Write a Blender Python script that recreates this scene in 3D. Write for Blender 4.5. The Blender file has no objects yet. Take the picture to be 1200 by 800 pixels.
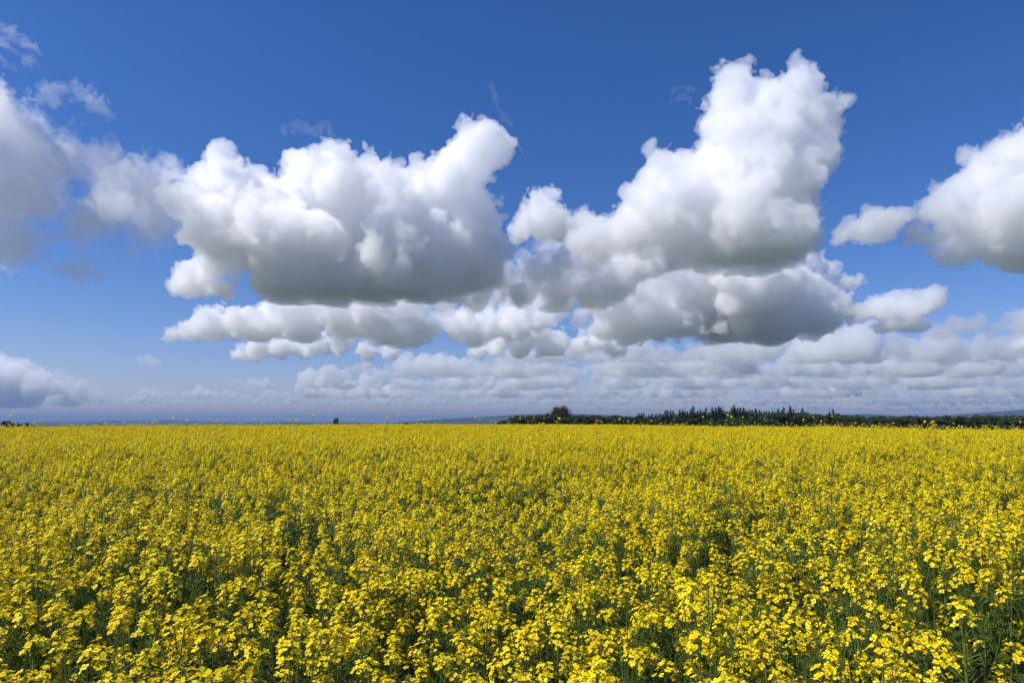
import bpy, bmesh, math, random
import numpy as np
from mathutils import Vector, Matrix

sc = bpy.context.scene
COL = sc.collection
R = math.radians
PI = math.pi

# ---------------------------------------------------------------- camera
F_PX = 800.0                      # focal length in pixels of the 1200 x 800 photograph (24 mm lens)
CAM_Z = 1.84
PITCH = math.atan(95.0 / F_PX)    # horizon 95 px below the middle of the frame
cam_d = bpy.data.cameras.new('camera')
cam_d.sensor_width = 36.0
cam_d.lens = 24.0
cam_d.clip_start = 0.05
cam_d.clip_end = 400000.0
cam = bpy.data.objects.new('camera', cam_d)
COL.objects.link(cam)
cam.location = (0, 0, CAM_Z)
cam.rotation_euler = (PI / 2 + PITCH, 0, 0)
sc.camera = cam

# ---------------------------------------------------------------- light
SUN_EL, SUN_AZ = 50.0, -105.0      # azimuth measured from the view direction (+Y), negative = to the left
az = R(SUN_AZ)
sun_dir = Vector((math.sin(az) * math.cos(R(SUN_EL)), math.cos(az) * math.cos(R(SUN_EL)), math.sin(R(SUN_EL))))
world = bpy.data.worlds.new('World')
sc.world = world
world.use_nodes = True
wn = world.node_tree
bg = wn.nodes['Background']
sky = wn.nodes.new('ShaderNodeTexSky')
sky.sky_type = 'NISHITA'
sky.sun_disc = False
sky.sun_elevation = R(SUN_EL)
sky.sun_rotation = az
sky.altitude = 300
sky.air_density = 1.0
sky.dust_density = 0.4
sky.ozone_density = 4.0
bg.inputs['Strength'].default_value = 0.092
hs = wn.nodes.new('ShaderNodeHueSaturation')      # the deep blue a polarising filter gives
hs.inputs['Saturation'].default_value = 1.28
hs.inputs['Value'].default_value = 1.0
wn.links.new(sky.outputs[0], hs.inputs['Color'])
tint = wn.nodes.new('ShaderNodeMix'); tint.data_type = 'RGBA'; tint.blend_type = 'MULTIPLY'; tint.inputs[0].default_value = 1.0
tint.inputs[7].default_value = (1.04, 0.905, 1.15, 1)
wn.links.new(hs.outputs[0], tint.inputs[6])
wn.links.new(tint.outputs[2], bg.inputs['Color'])
sun_l = bpy.data.lights.new('sun', 'SUN')
sun_l.energy = 5.0
sun_l.angle = R(0.5)
sun_l.color = (1.0, 0.965, 0.91)
sun = bpy.data.objects.new('sun', sun_l)
COL.objects.link(sun)
sun.rotation_euler = sun_dir.to_track_quat('Z', 'Y').to_euler()

vs = sc.view_settings
vs.view_transform = 'Standard'
vs.look = 'None'
vs.exposure = 0.16
vs.gamma = 1.0
cy = sc.cycles
cy.max_bounces = 24
cy.diffuse_bounces = 3
cy.glossy_bounces = 2
cy.transmission_bounces = 3
cy.transparent_max_bounces = 12
cy.volume_bounces = 20
cy.use_denoising = True

HAZE_D = 5.5e-5
# ---------------------------------------------------------------- helpers
def px_dir(px, py):
    """direction through a point of the photograph, scaled so that its y is 1"""
    x = (px - 600.0) / F_PX
    v = (400.0 - py) / F_PX
    c, s = math.cos(PITCH), math.sin(PITCH)
    d = Vector((x, c - v * s, s + v * c))
    return d / d.y

def px_at(px, py, Y):
    d = px_dir(px, py)
    return Vector((d.x * Y, Y, CAM_Z + d.z * Y))

def tag(o, label=None, cat=None, group=None, kind=None):
    if label: o['label'] = label
    if cat: o['category'] = cat
    if group: o['group'] = group
    if kind: o['kind'] = kind
    return o

def link(name, me, mat=None, parent=None):
    if mat is not None and not me.materials:
        me.materials.append(mat)
    o = bpy.data.objects.new(name, me)
    COL.objects.link(o)
    if parent is not None: o.parent = parent
    return o

def np_mesh(name, verts, faces, smooth=False, mats=(), mat_idx=None):
    """faces: int array (n, k)"""
    verts = np.asarray(verts, np.float32); faces = np.asarray(faces, np.int32)
    me = bpy.data.meshes.new(name)
    n, k = faces.shape
    me.vertices.add(len(verts)); me.vertices.foreach_set('co', verts.ravel())
    me.loops.add(n * k); me.loops.foreach_set('vertex_index', faces.ravel())
    me.polygons.add(n)
    me.polygons.foreach_set('loop_start', np.arange(0, n * k, k, dtype=np.int32))
    me.polygons.foreach_set('loop_total', np.full(n, k, np.int32))
    for m in mats: me.materials.append(m)
    if mat_idx is not None: me.polygons.foreach_set('material_index', np.asarray(mat_idx, np.int32))
    me.polygons.foreach_set('use_smooth', np.full(n, smooth))
    me.update(calc_edges=True)
    return me

def new_mat(name):
    m = bpy.data.materials.new(name)
    m.use_nodes = True
    return m, m.node_tree, m.node_tree.nodes['Principled BSDF']

def lerp(pts):
    xs = [p[0] for p in pts]; ys = [p[1] for p in pts]
    return lambda x: float(np.interp(x, xs, ys))
# ---------------------------------------------------------------- clouds: real volumes, some kilometres off
def cloud_mat(name, dens, aniso=0.35, col=(1, 1, 1, 1)):
    m = bpy.data.materials.new(name); m.use_nodes = True
    t = m.node_tree; t.nodes.remove(t.nodes['Principled BSDF'])
    v = t.nodes.new('ShaderNodeVolumePrincipled')
    v.inputs['Color'].default_value = col
    v.inputs['Density'].default_value = dens
    v.inputs['Anisotropy'].default_value = aniso
    t.links.new(v.outputs[0], t.nodes['Material Output'].inputs['Volume'])
    try: m.cycles.homogeneous_volume = True
    except Exception: pass
    return m

def upmat(n, m):
    """(n, m) matrix that interpolates m lattice values smoothly over n samples"""
    t = np.linspace(1, m - 2.001, n); i = np.floor(t).astype(int); f = t - i
    W = np.zeros((n, m), np.float32); r = np.arange(n)
    w = [(1 - f) ** 3 / 6, (3 * f ** 3 - 6 * f ** 2 + 4) / 6, (-3 * f ** 3 + 3 * f ** 2 + 3 * f + 1) / 6, f ** 3 / 6]
    for k in range(4): W[r, np.clip(i - 1 + k, 0, m - 1)] += w[k]
    return W

def lattice_noise(shape, cell, wl, rng):
    """smooth noise of about unit size, wavelength wl in metres, on a grid with that cell size"""
    A = []
    dims = []
    for n in shape:
        m = max(5, int(round(n * cell / wl)) + 4); dims.append(m)
    g = rng.standard_normal(dims).astype(np.float32)
    for ax, n in enumerate(shape):
        W = upmat(n, dims[ax])
        g = np.moveaxis(np.tensordot(W, g, axes=(1, ax)), 0, ax)
    return g * 1.9

_gn_cache = {}
def iso_tree(key_dims):
    ng = bpy.data.node_groups.new('volume_surface', 'GeometryNodeTree')
    ng.interface.new_socket('Geometry', in_out='INPUT', socket_type='NodeSocketGeometry')
    ng.interface.new_socket('Geometry', in_out='OUTPUT', socket_type='NodeSocketGeometry')
    return ng

def iso_mesh(name, D, org, cell, shells=(0.0,), speck=0):
    """surface of D > 0 as a mesh; D is (nx, ny, nz)"""
    nx, ny, nz = D.shape
    me = bpy.data.meshes.new('tmp')
    me.vertices.add(D.size)
    a = me.attributes.new('dens', 'FLOAT', 'POINT')
    a.data.foreach_set('value', np.clip(D, -1.0, 1e3).astype(np.float32).ravel())
    ob = bpy.data.objects.new('tmp', me); COL.objects.link(ob)
    ng = iso_tree(None); N = ng.nodes; L = ng.links
    gi = N.new('NodeGroupInput'); go = N.new('NodeGroupOutput')
    vc = N.new('GeometryNodeVolumeCube')
    vc.inputs['Background'].default_value = -1.0
    vc.inputs['Min'].default_value = (0, 0, 0); vc.inputs['Max'].default_value = (nx - 1, ny - 1, nz - 1)
    vc.inputs['Resolution X'].default_value = nx; vc.inputs['Resolution Y'].default_value = ny; vc.inputs['Resolution Z'].default_value = nz
    pos = N.new('GeometryNodeInputPosition'); sep = N.new('ShaderNodeSeparateXYZ'); L.new(pos.outputs[0], sep.inputs[0])
    def math_(op, a, b):
        n = N.new('ShaderNodeMath'); n.operation = op
        for k, v in enumerate((a, b)):
            if v is None: continue
            if isinstance(v, (int, float)): n.inputs[k].default_value = v
            else: L.new(v, n.inputs[k])
        return n.outputs[0]
    rx = math_('ROUND', sep.outputs[0], None); ry = math_('ROUND', sep.outputs[1], None); rz = math_('ROUND', sep.outputs[2], None)
    # integer arithmetic, since a float index loses digits past 16 million
    fi = []
    for s in (rx, ry, rz):
        n = N.new('FunctionNodeFloatToInt'); L.new(s, n.inputs[0]); fi.append(n.outputs[0])
    def imath(op, a, b):
        n = N.new('FunctionNodeIntegerMath'); n.operation = op
        L.new(a, n.inputs[0])
        if isinstance(b, int): n.inputs[1].default_value = b
        else: L.new(b, n.inputs[1])
        return n.outputs[0]
    idx = imath('ADD', imath('MULTIPLY', imath('ADD', imath('MULTIPLY', fi[0], ny), fi[1]), nz), fi[2])
    si = N.new('GeometryNodeSampleIndex'); si.data_type = 'FLOAT'; si.domain = 'POINT'
    na = N.new('GeometryNodeInputNamedAttribute'); na.data_type = 'FLOAT'; na.inputs['Name'].default_value = 'dens'
    L.new(gi.outputs[0], si.inputs['Geometry']); L.new(na.outputs['Attribute'], si.inputs['Value']); L.new(idx, si.inputs['Index'])
    L.new(si.outputs['Value'], vc.inputs['Density'])
    vm = N.new('GeometryNodeVolumeToMesh')
    vm.inputs['Threshold'].default_value = 0.0001
    jn = N.new('GeometryNodeJoinGeometry')
    for k, th in enumerate(shells):
        v = vm if k == 0 else N.new('GeometryNodeVolumeToMesh')
        v.inputs['Threshold'].default_value = max(th, 0.0001)
        L.new(vc.outputs[0], v.inputs['Volume'])
        st = N.new('GeometryNodeStoreNamedAttribute'); st.data_type = 'INT'; st.domain = 'FACE'
        st.inputs['Name'].default_value = 'shell'; st.inputs['Value'].default_value = k
        L.new(v.outputs[0], st.inputs['Geometry']); L.new(st.outputs[0], jn.inputs[0])
    L.new(jn.outputs[0], go.inputs[0])
    md = ob.modifiers.new('g', 'NODES'); md.node_group = ng
    dg = bpy.context.evaluated_depsgraph_get(); dg.update()
    out = bpy.data.meshes.new_from_object(ob.evaluated_get(dg))
    out.name = name
    bpy.data.objects.remove(ob); bpy.data.meshes.remove(me); bpy.data.node_groups.remove(ng)
    if speck: out = drop_specks(out, speck)
    n = len(out.vertices)
    co = np.empty(n * 3, np.float32); out.vertices.foreach_get('co', co)
    co = co.reshape(-1, 3) * cell + np.asarray(org, np.float32)[None]
    out.vertices.foreach_set('co', co.ravel()); out.update()
    out.polygons.foreach_set('use_smooth', np.ones(len(out.polygons), bool))
    at = out.attributes.get('shell')
    if at is not None:
        v = np.empty(len(out.polygons), np.int32); at.data.foreach_get('value', v)
        out.polygons.foreach_set('material_index', v)
        out.attributes.remove(at)
    return out

def drop_specks(me, size):
    """removes loose crumbs smaller than size"""
    n = len(me.vertices); ed = np.empty(len(me.edges) * 2, np.int32); me.edges.foreach_get('vertices', ed); ed = ed.reshape(-1, 2)
    lab = np.arange(n)
    for _ in range(60):
        m_ = np.minimum(lab[ed[:, 0]], lab[ed[:, 1]])
        new = lab.copy(); np.minimum.at(new, lab[ed[:, 0]], m_); np.minimum.at(new, lab[ed[:, 1]], m_)
        for _k in range(6): new = new[new]
        if (new == lab).all(): break
        lab = new
    co = np.empty(n * 3, np.float32); me.vertices.foreach_get('co', co); co = co.reshape(-1, 3)
    lo = np.full((n, 3), 1e9, np.float32); hi = -lo
    np.minimum.at(lo, lab, co); np.maximum.at(hi, lab, co)
    big = (hi - lo).max(1) >= size
    keep = big[lab]
    if keep.all(): return me
    nf = len(me.polygons); ls = np.empty(nf, np.int32); lt = np.empty(nf, np.int32); mi = np.empty(nf, np.int32)
    me.polygons.foreach_get('loop_start', ls); me.polygons.foreach_get('loop_total', lt)
    at = me.attributes.get('shell')
    if at is not None: at.data.foreach_get('value', mi)
    li = np.empty(len(me.loops), np.int32); me.loops.foreach_get('vertex_index', li)
    fk = keep[li[ls]]
    rep = np.repeat(fk, lt); remap = np.cumsum(keep) - 1
    li2 = remap[li[rep]].astype(np.int32); lt2 = lt[fk]
    o = bpy.data.meshes.new(me.name)
    o.vertices.add(int(keep.sum())); o.vertices.foreach_set('co', co[keep].ravel())
    o.loops.add(len(li2)); o.loops.foreach_set('vertex_index', li2)
    o.polygons.add(len(lt2)); o.polygons.foreach_set('loop_start', np.concatenate([[0], np.cumsum(lt2)[:-1]]).astype(np.int32)); o.polygons.foreach_set('loop_total', lt2)
    a_ = o.attributes.new('shell', 'INT', 'FACE'); a_.data.foreach_set('value', mi[fk])
    o.update(calc_edges=True)
    bpy.data.meshes.remove(me)
    return o

def cloud_mesh(name, puffs, cell, seed, amp=0.33, base=None, squash=1.0, wisp=0.0, shells=(-0.03, 0.0, 0.05), rm=None, gain=.74, crumb=.4):
    """puffs: (x, y, z, r) in metres; the union of the balls, broken up by billowing noise; base: height of the flat underside"""
    P = np.array(puffs, np.float32)
    rm = rm or float(np.median(P[:, 3]))
    pad = rm * 0.7 + 3 * cell
    lo = (P[:, :3] - P[:, 3:4]).min(0) - pad; hi = (P[:, :3] + P[:, 3:4]).max(0) + pad
    if base is not None: lo[2] = max(lo[2], base - rm * 0.6)
    n = np.maximum(np.ceil((hi - lo) / cell).astype(int) + 1, 8)
    rng = np.random.default_rng(seed)
    ax = [lo[k] + np.arange(n[k]) * cell for k in range(3)]
    D = np.full(n, -1e9, np.float32)
    kk = 2.2 / rm
    S = np.zeros(n, np.float32)
    for x, y, z, r in P:
        a = [max(0, int((c - r * 1.0 - pad * 1.6 - lo[k]) / cell)) for k, c in enumerate((x, y, z))]
        b = [min(n[k], int((c + r * 1.0 + pad * 1.6 - lo[k]) / cell) + 2) for k, c in enumerate((x, y, z))]
        sx, sy, sz = (slice(a[k], b[k]) for k in range(3))
        d = np.sqrt((ax[0][sx, None, None] - x) ** 2 + (ax[1][None, sy, None] - y) ** 2 + ((ax[2][None, None, sz] - z) / squash) ** 2)
        v = r - d
        D[sx, sy, sz] = np.maximum(D[sx, sy, sz], v)
    wl = rm * 2.4; A = rm * amp * 1.5; k = 0
    ridge = 0
    while wl > cell * 1.9:
        g = lattice_noise(n, cell, wl, rng)
        if k < 1: D += A * 0.3 * g
        elif k < 3: D += A * (np.minimum(np.abs(g), 1.6) - 0.62)
        else: D += A * (.6 * (np.minimum(np.abs(g), 1.6) - 0.62) + .55 * g)
        wl *= 0.5; A *= gain if k else 0.75; k += 1
    if wisp:
        D -= wisp * rm * np.maximum(0, lattice_noise(n, cell, rm * 1.5, rng))
    if base is not None:
        bump = lattice_noise((n[0], n[1], 8), cell, rm * 1.1, rng)[:, :, 4] * rm * 0.10 + lattice_noise((n[0], n[1], 8), cell, rm * .4, rng)[:, :, 4] * rm * 0.06
        zz = ax[2][None, None, :] - (base + bump[:, :, None])
        D = np.minimum(D, zz * 0.8)
    D[0] = D[-1] = -cell; D[:, 0] = D[:, -1] = -cell; D[:, :, 0] = D[:, :, -1] = -cell
    off = -min(shells) * rm
    edge = np.maximum(D + off, -cell); edge[0] = edge[-1] = -cell; edge[:, 0] = edge[:, -1] = -cell; edge[:, :, 0] = edge[:, :, -1] = -cell
    return iso_mesh(name, edge / cell, lo, cell, [(v * rm + off) / cell for v in shells], crumb * rm / cell)


BASE_H = 1000.0
def build_cloud(name, spec, Y, seed, mat, label, cell_px=1.7, depth=0.55, base_py=None, back=2, sprout=6, **kw):
    """spec: (px, py, r) balls as seen in the photograph at distance Y; more balls are set behind and before them to give depth"""
    rnd = random.Random(seed)
    s = Y / F_PX
    puffs = []
    for px, py, r in spec:
        p = px_at(px, py, Y); rr = r * s
        puffs.append((p.x, p.y + rnd.uniform(-.3, .3) * rr, p.z, rr))
        for j in range(back):
            sgn = 1 if j % 2 == 0 else -1
            puffs.append((p.x + rnd.uniform(-.35, .35) * rr, p.y + sgn * rnd.uniform(.5, 1.1) * rr * 2 * depth, p.z - rnd.uniform(0, .35) * rr, rr * rnd.uniform(.65, .9)))
    rm = float(np.median([q[3] for q in puffs])); kids = []
    for (x, y, z, r) in puffs:                        # smaller heads budding from each ball
        for j in range(sprout):
            v = Vector((rnd.gauss(0, 1), rnd.gauss(0, 1), rnd.gauss(.45, .8))); v.normalize()
            kr = r * rnd.uniform(.22, .42)
            kids.append((x + v.x * r * .95, y + v.y * r * .95, z + v.z * r * .95, kr))
    base = px_at(600, base_py, Y).z if base_py else None
    me = cloud_mesh(name, puffs + kids, s * cell_px, seed, base=base, rm=rm, **kw)
    me.materials.clear()
    for m_ in (mat if isinstance(mat, (list, tuple)) else [mat]): me.materials.append(m_)
    o = link(name, me)
    if label: tag(o, label, 'cloud')
    return o
# ---------------------------------------------------------------- materials of the land
def ramp_mat(name, cols, scale, rough=0.9, detail=8, coords='Object', scl2=None):
    m, t, b = new_mat(name)
    tc = t.nodes.new('ShaderNodeTexCoord')
    n = t.nodes.new('ShaderNodeTexNoise'); n.inputs['Scale'].default_value = scale; n.inputs['Detail'].default_value = detail
    t.links.new(tc.outputs[coords], n.inputs['Vector'])
    r = t.nodes.new('ShaderNodeValToRGB')
    e = r.color_ramp.elements
    e[0].position = 0.34; e[0].color = (*cols[0], 1); e[1].position = 0.66; e[1].color = (*cols[-1], 1)
    for k, c in enumerate(cols[1:-1]):
        x = e.new(0.34 + 0.32 * (k + 1) / (len(cols) - 1)); x.color = (*c, 1)
    t.links.new(n.outputs['Fac'], r.inputs[0]); t.links.new(r.outputs[0], b.inputs['Base Color'])
    b.inputs['Roughness'].default_value = rough
    b.inputs['Specular IOR Level'].default_value = 0.2
    return m

CANOPY = 1.30
def crest(u):
    """distance at which the rise begins to fall away, by the direction u = x / y"""
    return float(np.interp(u, [-.8, -.56, -.375, -.1, .1, .3, .56, .8], [70, 74, 104, 140, 125, 68, 45, 37]))
def gz(x, y):
    d = math.hypot(x, y)
    if d < 1: return 0.0
    u = x / max(y, 0.15 * abs(x) + 1e-6) if y > 0 else math.copysign(.8, x)
    dc = crest(max(-.8, min(.8, u)))
    t = max(0.0, d - dc)
    drop = 0.035 * (math.sqrt(t * t + 30 * 30) - 30)
    flat = 11.5 * (1 - math.exp(-drop / 11.5 * 1.3))
    near = 0.05 * math.sin(x * .11 + 1) * math.sin(y * .09)
    return -flat + near * min(1, d / 20) * max(0, 1 - d / 400)

def polar_ground():
    rs = [0] + [2 * 1.16 ** k for k in range(64)]
    rs = [r for r in rs if r < 38000] + [40000]
    az_n = 240
    V = [(0, 0, gz(0, 0))]; F4 = []; F3 = []
    for r in rs[1:]:
        for k in range(az_n):
            a = 2 * PI * k / az_n
            x, y = r * math.sin(a), r * math.cos(a)
            V.append((x, y, gz(x, y)))
    for k in range(az_n): F3.append((0, 1 + (k + 1) % az_n, 1 + k, ))
    for i in range(len(rs) - 2):
        b0 = 1 + i * az_n; b1 = b0 + az_n
        for k in range(az_n):
            F4.append((b0 + k, b0 + (k + 1) % az_n, b1 + (k + 1) % az_n, b1 + k))
    me = bpy.data.meshes.new('ground')
    me.from_pydata(V, [], F3 + F4); me.update()
    for p in me.polygons: p.use_smooth = True
    return me
m, t, b = new_mat('farmland')
tc = t.nodes.new('ShaderNodeTexCoord')
vo = t.nodes.new('ShaderNodeTexVoronoi'); vo.inputs['Scale'].default_value = 1 / 420.0
t.links.new(tc.outputs['Object'], vo.inputs['Vector'])
sx = t.nodes.new('ShaderNodeSeparateColor'); t.links.new(vo.outputs['Color'], sx.inputs[0])
rp = t.nodes.new('ShaderNodeValToRGB'); e = rp.color_ramp.elements; rp.color_ramp.interpolation = 'CONSTANT'
e[0].position = 0; e[0].color = (.035, .07, .02, 1); e[1].position = .85; e[1].color = (.30, .24, .14, 1)
for p_, c_ in ((.3, (.05, .085, .025)), (.55, (.09, .075, .045)), (.7, (.03, .055, .02))):
    x = e.new(p_); x.color = (*c_, 1)
t.links.new(sx.outputs[0], rp.inputs[0])
n1 = t.nodes.new('ShaderNodeTexNoise'); n1.inputs['Scale'].default_value = .3; n1.inputs['Detail'].default_value = 8
t.links.new(tc.outputs['Object'], n1.inputs['Vector'])
mx = t.nodes.new('ShaderNodeMix'); mx.data_type = 'RGBA'; mx.blend_type = 'OVERLAY'; mx.inputs[0].default_value = .5
t.links.new(rp.outputs[0], mx.inputs[6]); t.links.new(n1.outputs['Fac'], mx.inputs[7])
t.links.new(mx.outputs[2], b.inputs['Base Color']); b.inputs['Roughness'].default_value = .95; b.inputs['Specular IOR Level'].default_value = .1
ground = link('ground', polar_ground(), m)
tag(ground, 'green and brown farmland around and beyond the yellow field', kind='structure')

# the soil of the rape field, a sheet over the ground; its far edge runs below the crest
soil_m = ramp_mat('field_soil', [(.03, .03, .015), (.05, .055, .025), (.035, .06, .02)], 3.0)
def field_far(u): return crest(u) + 26
V = []; Fq = []
NU, ND = 96, 60
for i in range(NU + 1):
    u = -1.15 + 2.3 * i / NU
    for j in range(ND + 1):
        f = j / ND; y = -3 + (field_far(max(-.8, min(.8, u))) + 3) * f ** 1.6
        x = u * (y + 5)
        V.append((x, y, gz(x, y) + .02))
for i in range(NU):
    for j in range(ND):
        a = i * (ND + 1) + j; Fq.append((a, a + ND + 1, a + ND + 2, a + 1))
soil = link('field_soil', np_mesh('field_soil', V, Fq, True), soil_m)
tag(soil, 'dark soil with green undergrowth below the rape plants', kind='structure')

# ---------------------------------------------------------------- hills
hill_m = ramp_mat('hill_woods', [(.02, .035, .018), (.03, .045, .022), (.045, .06, .028)], 1 / 900.0, detail=6)
def ridge(name, pts, Y, depth, label):
    xs = [px_at(p[0], 495, Y).x for p in pts]
    hs = [px_at(600, p[1], Y).z for p in pts]
    x0, x1 = xs[0], xs[-1]; nx = 260; ny = 26
    rng = np.random.default_rng(5); ph = rng.uniform(0, 6.28, 12)
    V = []; F = []
    for i in range(nx + 1):
        x = x0 + (x1 - x0) * i / nx
        h = float(np.interp(x, xs, hs)) + 14
        for k in range(6): h += (2.6 / (k + 1)) * math.sin(x / (620.0 / (k + 1)) + ph[k]) * min(1, h / 40)
        for j in range(ny + 1):
            s = -1 + 2 * j / ny
            y = Y + s * depth
            g = math.cos(s * PI / 2) ** 1.3 if abs(s) < 1 else 0
            g *= 1 + .05 * math.sin(x / 500 + s * 5 + ph[7]) * (1 - abs(s))
            V.append((x, y, -14 + max(0, h) * g))
    for i in range(nx):
        for j in range(ny):
            a = i * (ny + 1) + j; F.append((a, a + ny + 1, a + ny + 2, a + 1))
    o = link(name, np_mesh(name, V, F, True), hill_m)
    tag(o, label, kind='structure')
ridge('hills', [(-260, 495), (-80, 493), (20, 495), (60, 494.3), (110, 493.6), (150, 492.6), (200, 492.2), (235, 494), (290, 494.3), (350, 493.6), (400, 494), (450, 496), (480, 497)], 14000, 2600, 'low blue hills on the horizon to the left')
ridge('hills', [(440, 497), (480, 494.5), (520, 491), (560, 488), (600, 485.8), (640, 484.8), (700, 486), (780, 490), (860, 495), (900, 498)], 12500, 2600, 'blue ridge rising towards the big bare tree')
ridge('hills', [(900, 497), (950, 490), (985, 486), (1010, 485.2), (1040, 486.4), (1070, 489), (1100, 491), (1130, 493), (1180, 497)], 15000, 2200, 'small blue hill behind the right end of the spruces')
ridge('hills', [(1040, 497), (1080, 491.5), (1110, 487.5), (1140, 484.3), (1170, 481.6), (1200, 479.4), (1240, 477), (1300, 474), (1400, 476), (1500, 486), (1560, 497)], 11000, 2400, 'long blue hill rising to the right edge')

# ---------------------------------------------------------------- haze: one closed box around the land, below the clouds
hz = bpy.data.meshes.new('haze'); bm = bmesh.new()
bmesh.ops.create_cube(bm, size=1, matrix=Matrix.Translation((0, 0, 190 - 20)) @ Matrix.Diagonal((84000, 84000, 380, 1)))
bm.to_mesh(hz); bm.free()
hm = cloud_mat('haze', HAZE_D, aniso=0.0, col=(.22, .38, .68, 1))
haze = link('haze', hz, hm)
tag(haze, 'thin blue summer haze over the land', kind='stuff')
CW = (.9925, .9932, .9968, 1); SW = (.977, .976, .985, 1)
CM = [cloud_mat('cloud_veil', 0.012, col=CW), cloud_mat('cloud_edge', 0.05, col=CW), cloud_mat('cloud_core', 0.12, col=CW)]
SM = [cloud_mat('thin_cloud_veil', 0.003, col=SW), cloud_mat('thin_cloud_edge', 0.01, col=SW), cloud_mat('thin_cloud_core', 0.03, col=SW)]
WM = [cloud_mat('wisp_veil', 0.0012), cloud_mat('wisp_edge', 0.002), cloud_mat('wisp_core', 0.004)]
FM = [cloud_mat('far_cloud_veil', 0.004, col=CW), cloud_mat('far_cloud_edge', 0.026, col=CW), cloud_mat('far_cloud_core', 0.06, col=CW)]

C = build_cloud
# the tower on the right of the middle
C('cumulus_cloud', [(855,92,24),(870,86,16),(862,118,34),(895,116,34),(905,100,18),(935,98,24),(950,100,20),(958,130,28),(965,155,24),(955,180,22),(900,165,50),(850,158,35),(845,195,42),(782,203,24),(805,220,35),(905,215,55),(945,190,32),(772,245,36),(840,258,48),(900,270,50),(735,270,28),(695,282,26),(925,245,30),(885,290,35),(840,290,32),(800,270,36),(760,268,34),(925,280,30)],
  4300, 11, CM, 'tallest white cumulus tower, heart shaped at the top, above the dark spruces', base_py=306, cell_px=1.15, sprout=9, amp=.29)
# the big one left of the middle
C('cumulus_cloud', [(225,235,28),(250,228,30),(275,212,24),(300,228,32),(335,240,40),(362,195,28),(385,205,36),(425,218,40),(465,222,36),(500,225,32),(512,205,22),(527,190,22),(545,175,25),(565,168,25),(585,172,18),(560,185,20),(530,212,30),(550,205,20),(560,245,25),(470,275,55),(400,280,60),(330,290,50),(265,268,45),(545,285,42),(330,325,35),(380,330,40),(430,330,40),(480,325,38),(525,315,32),(568,300,28),(590,290,18),(575,262,20),(500,330,26),(440,300,50)],
  5400, 23, CM, 'broad white cumulus with a dark flat base in the left middle of the sky', base_py=347, cell_px=1.2, sprout=8, amp=.3)
C('cumulus_cloud', [(225,330,22),(245,325,18),(262,338,16),(210,332,10)], 5600, 29, CM, 'small bright cumulus puff under the left end of the broad one', base_py=350, cell_px=1.1)
C('cumulus_cloud', [(618,262,20),(632,238,20),(645,228,14),(640,260,24),(662,266,20),(682,262,16),(700,275,16)], 4900, 31, CM, 'small upright cumulus puff alone between the two largest clouds', base_py=285, cell_px=1.1)
# soft grey mass on the left edge
C('cumulus_cloud', [(-60,120,60),(-10,130,45),(20,170,50),(-20,200,70),(60,185,42),(95,190,42),(130,200,40),(165,205,34),(195,225,30),(215,240,22),(165,245,36),(115,240,40),(60,235,42),(-10,260,45),(35,270,16),(15,285,24),(-15,290,28),(190,262,22),(225,255,28),(245,270,22),(70,215,40),(20,225,40)],
  4500, 37, SM, 'soft lilac grey cloud mass running off the left edge of the sky', cell_px=1.2, wisp=0.5, gain=.8, amp=.38)
# middle group
C('cumulus_cloud', [(650,300,24),(680,310,26),(710,320,28),(740,330,28),(770,325,30),(800,320,28),(660,340,22),(690,350,20),(640,330,20),(620,310,18),(760,300,26)], 6600, 141, SM, 'soft grey cloud filling the space between the tower and the broad cloud', base_py=372, cell_px=1.2)
C('cumulus_cloud', [(560,330,26),(590,322,28),(625,322,26),(655,310,28),(655,335,26),(690,305,30),(725,300,30),(715,330,28),(755,300,30),(610,345,20),(690,345,22)], 5900, 41, CM, 'grey white cumulus joining the broad cloud to the tower', base_py=360, cell_px=1.2)
C('cumulus_cloud', [(700,352,22),(725,365,28),(715,345,18),(745,350,24),(735,385,22),(765,375,26)], 7200, 43, CM, 'pale bulging cumulus low under the middle of the sky', base_py=402, cell_px=1.1)
C('cumulus_cloud', [(790,330,45),(840,335,50),(885,335,45),(930,345,36),(948,310,20),(938,292,16),(920,320,24),(965,335,24),(992,336,14),(978,352,20),(955,370,28),(900,375,36),(850,375,36),(800,375,32),(770,365,28)],
  7600, 47, CM, 'shaded cumulus behind the tower with a sunlit right shoulder', base_py=402, cell_px=1.2)
C('cumulus_cloud', [(600,385,18),(630,392,16),(655,400,16),(680,405,16),(640,408,14),(700,395,14),(610,402,16),(580,405,14),(560,412,12),(720,405,14)], 9200, 163, CM, 'low lumpy cumulus right under the gap in the middle of the sky', base_py=418, cell_px=1.1)
C('cumulus_cloud', [(330,362,16),(365,358,18),(400,356,20),(440,352,20),(480,354,20),(520,352,20),(555,350,18),(585,348,16),(300,366,10),(610,350,14)], 6500, 173, SM, 'grey shaded cloud band directly below the dark base of the broad cloud', base_py=376, cell_px=1.2)
C('cumulus_cloud', [(600,362,18),(630,358,20),(655,362,18),(575,366,16),(680,372,14)], 8600, 179, FM, 'pale cloud lumps between the lower bank and the middle of the sky', base_py=384, cell_px=1.1)
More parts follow.
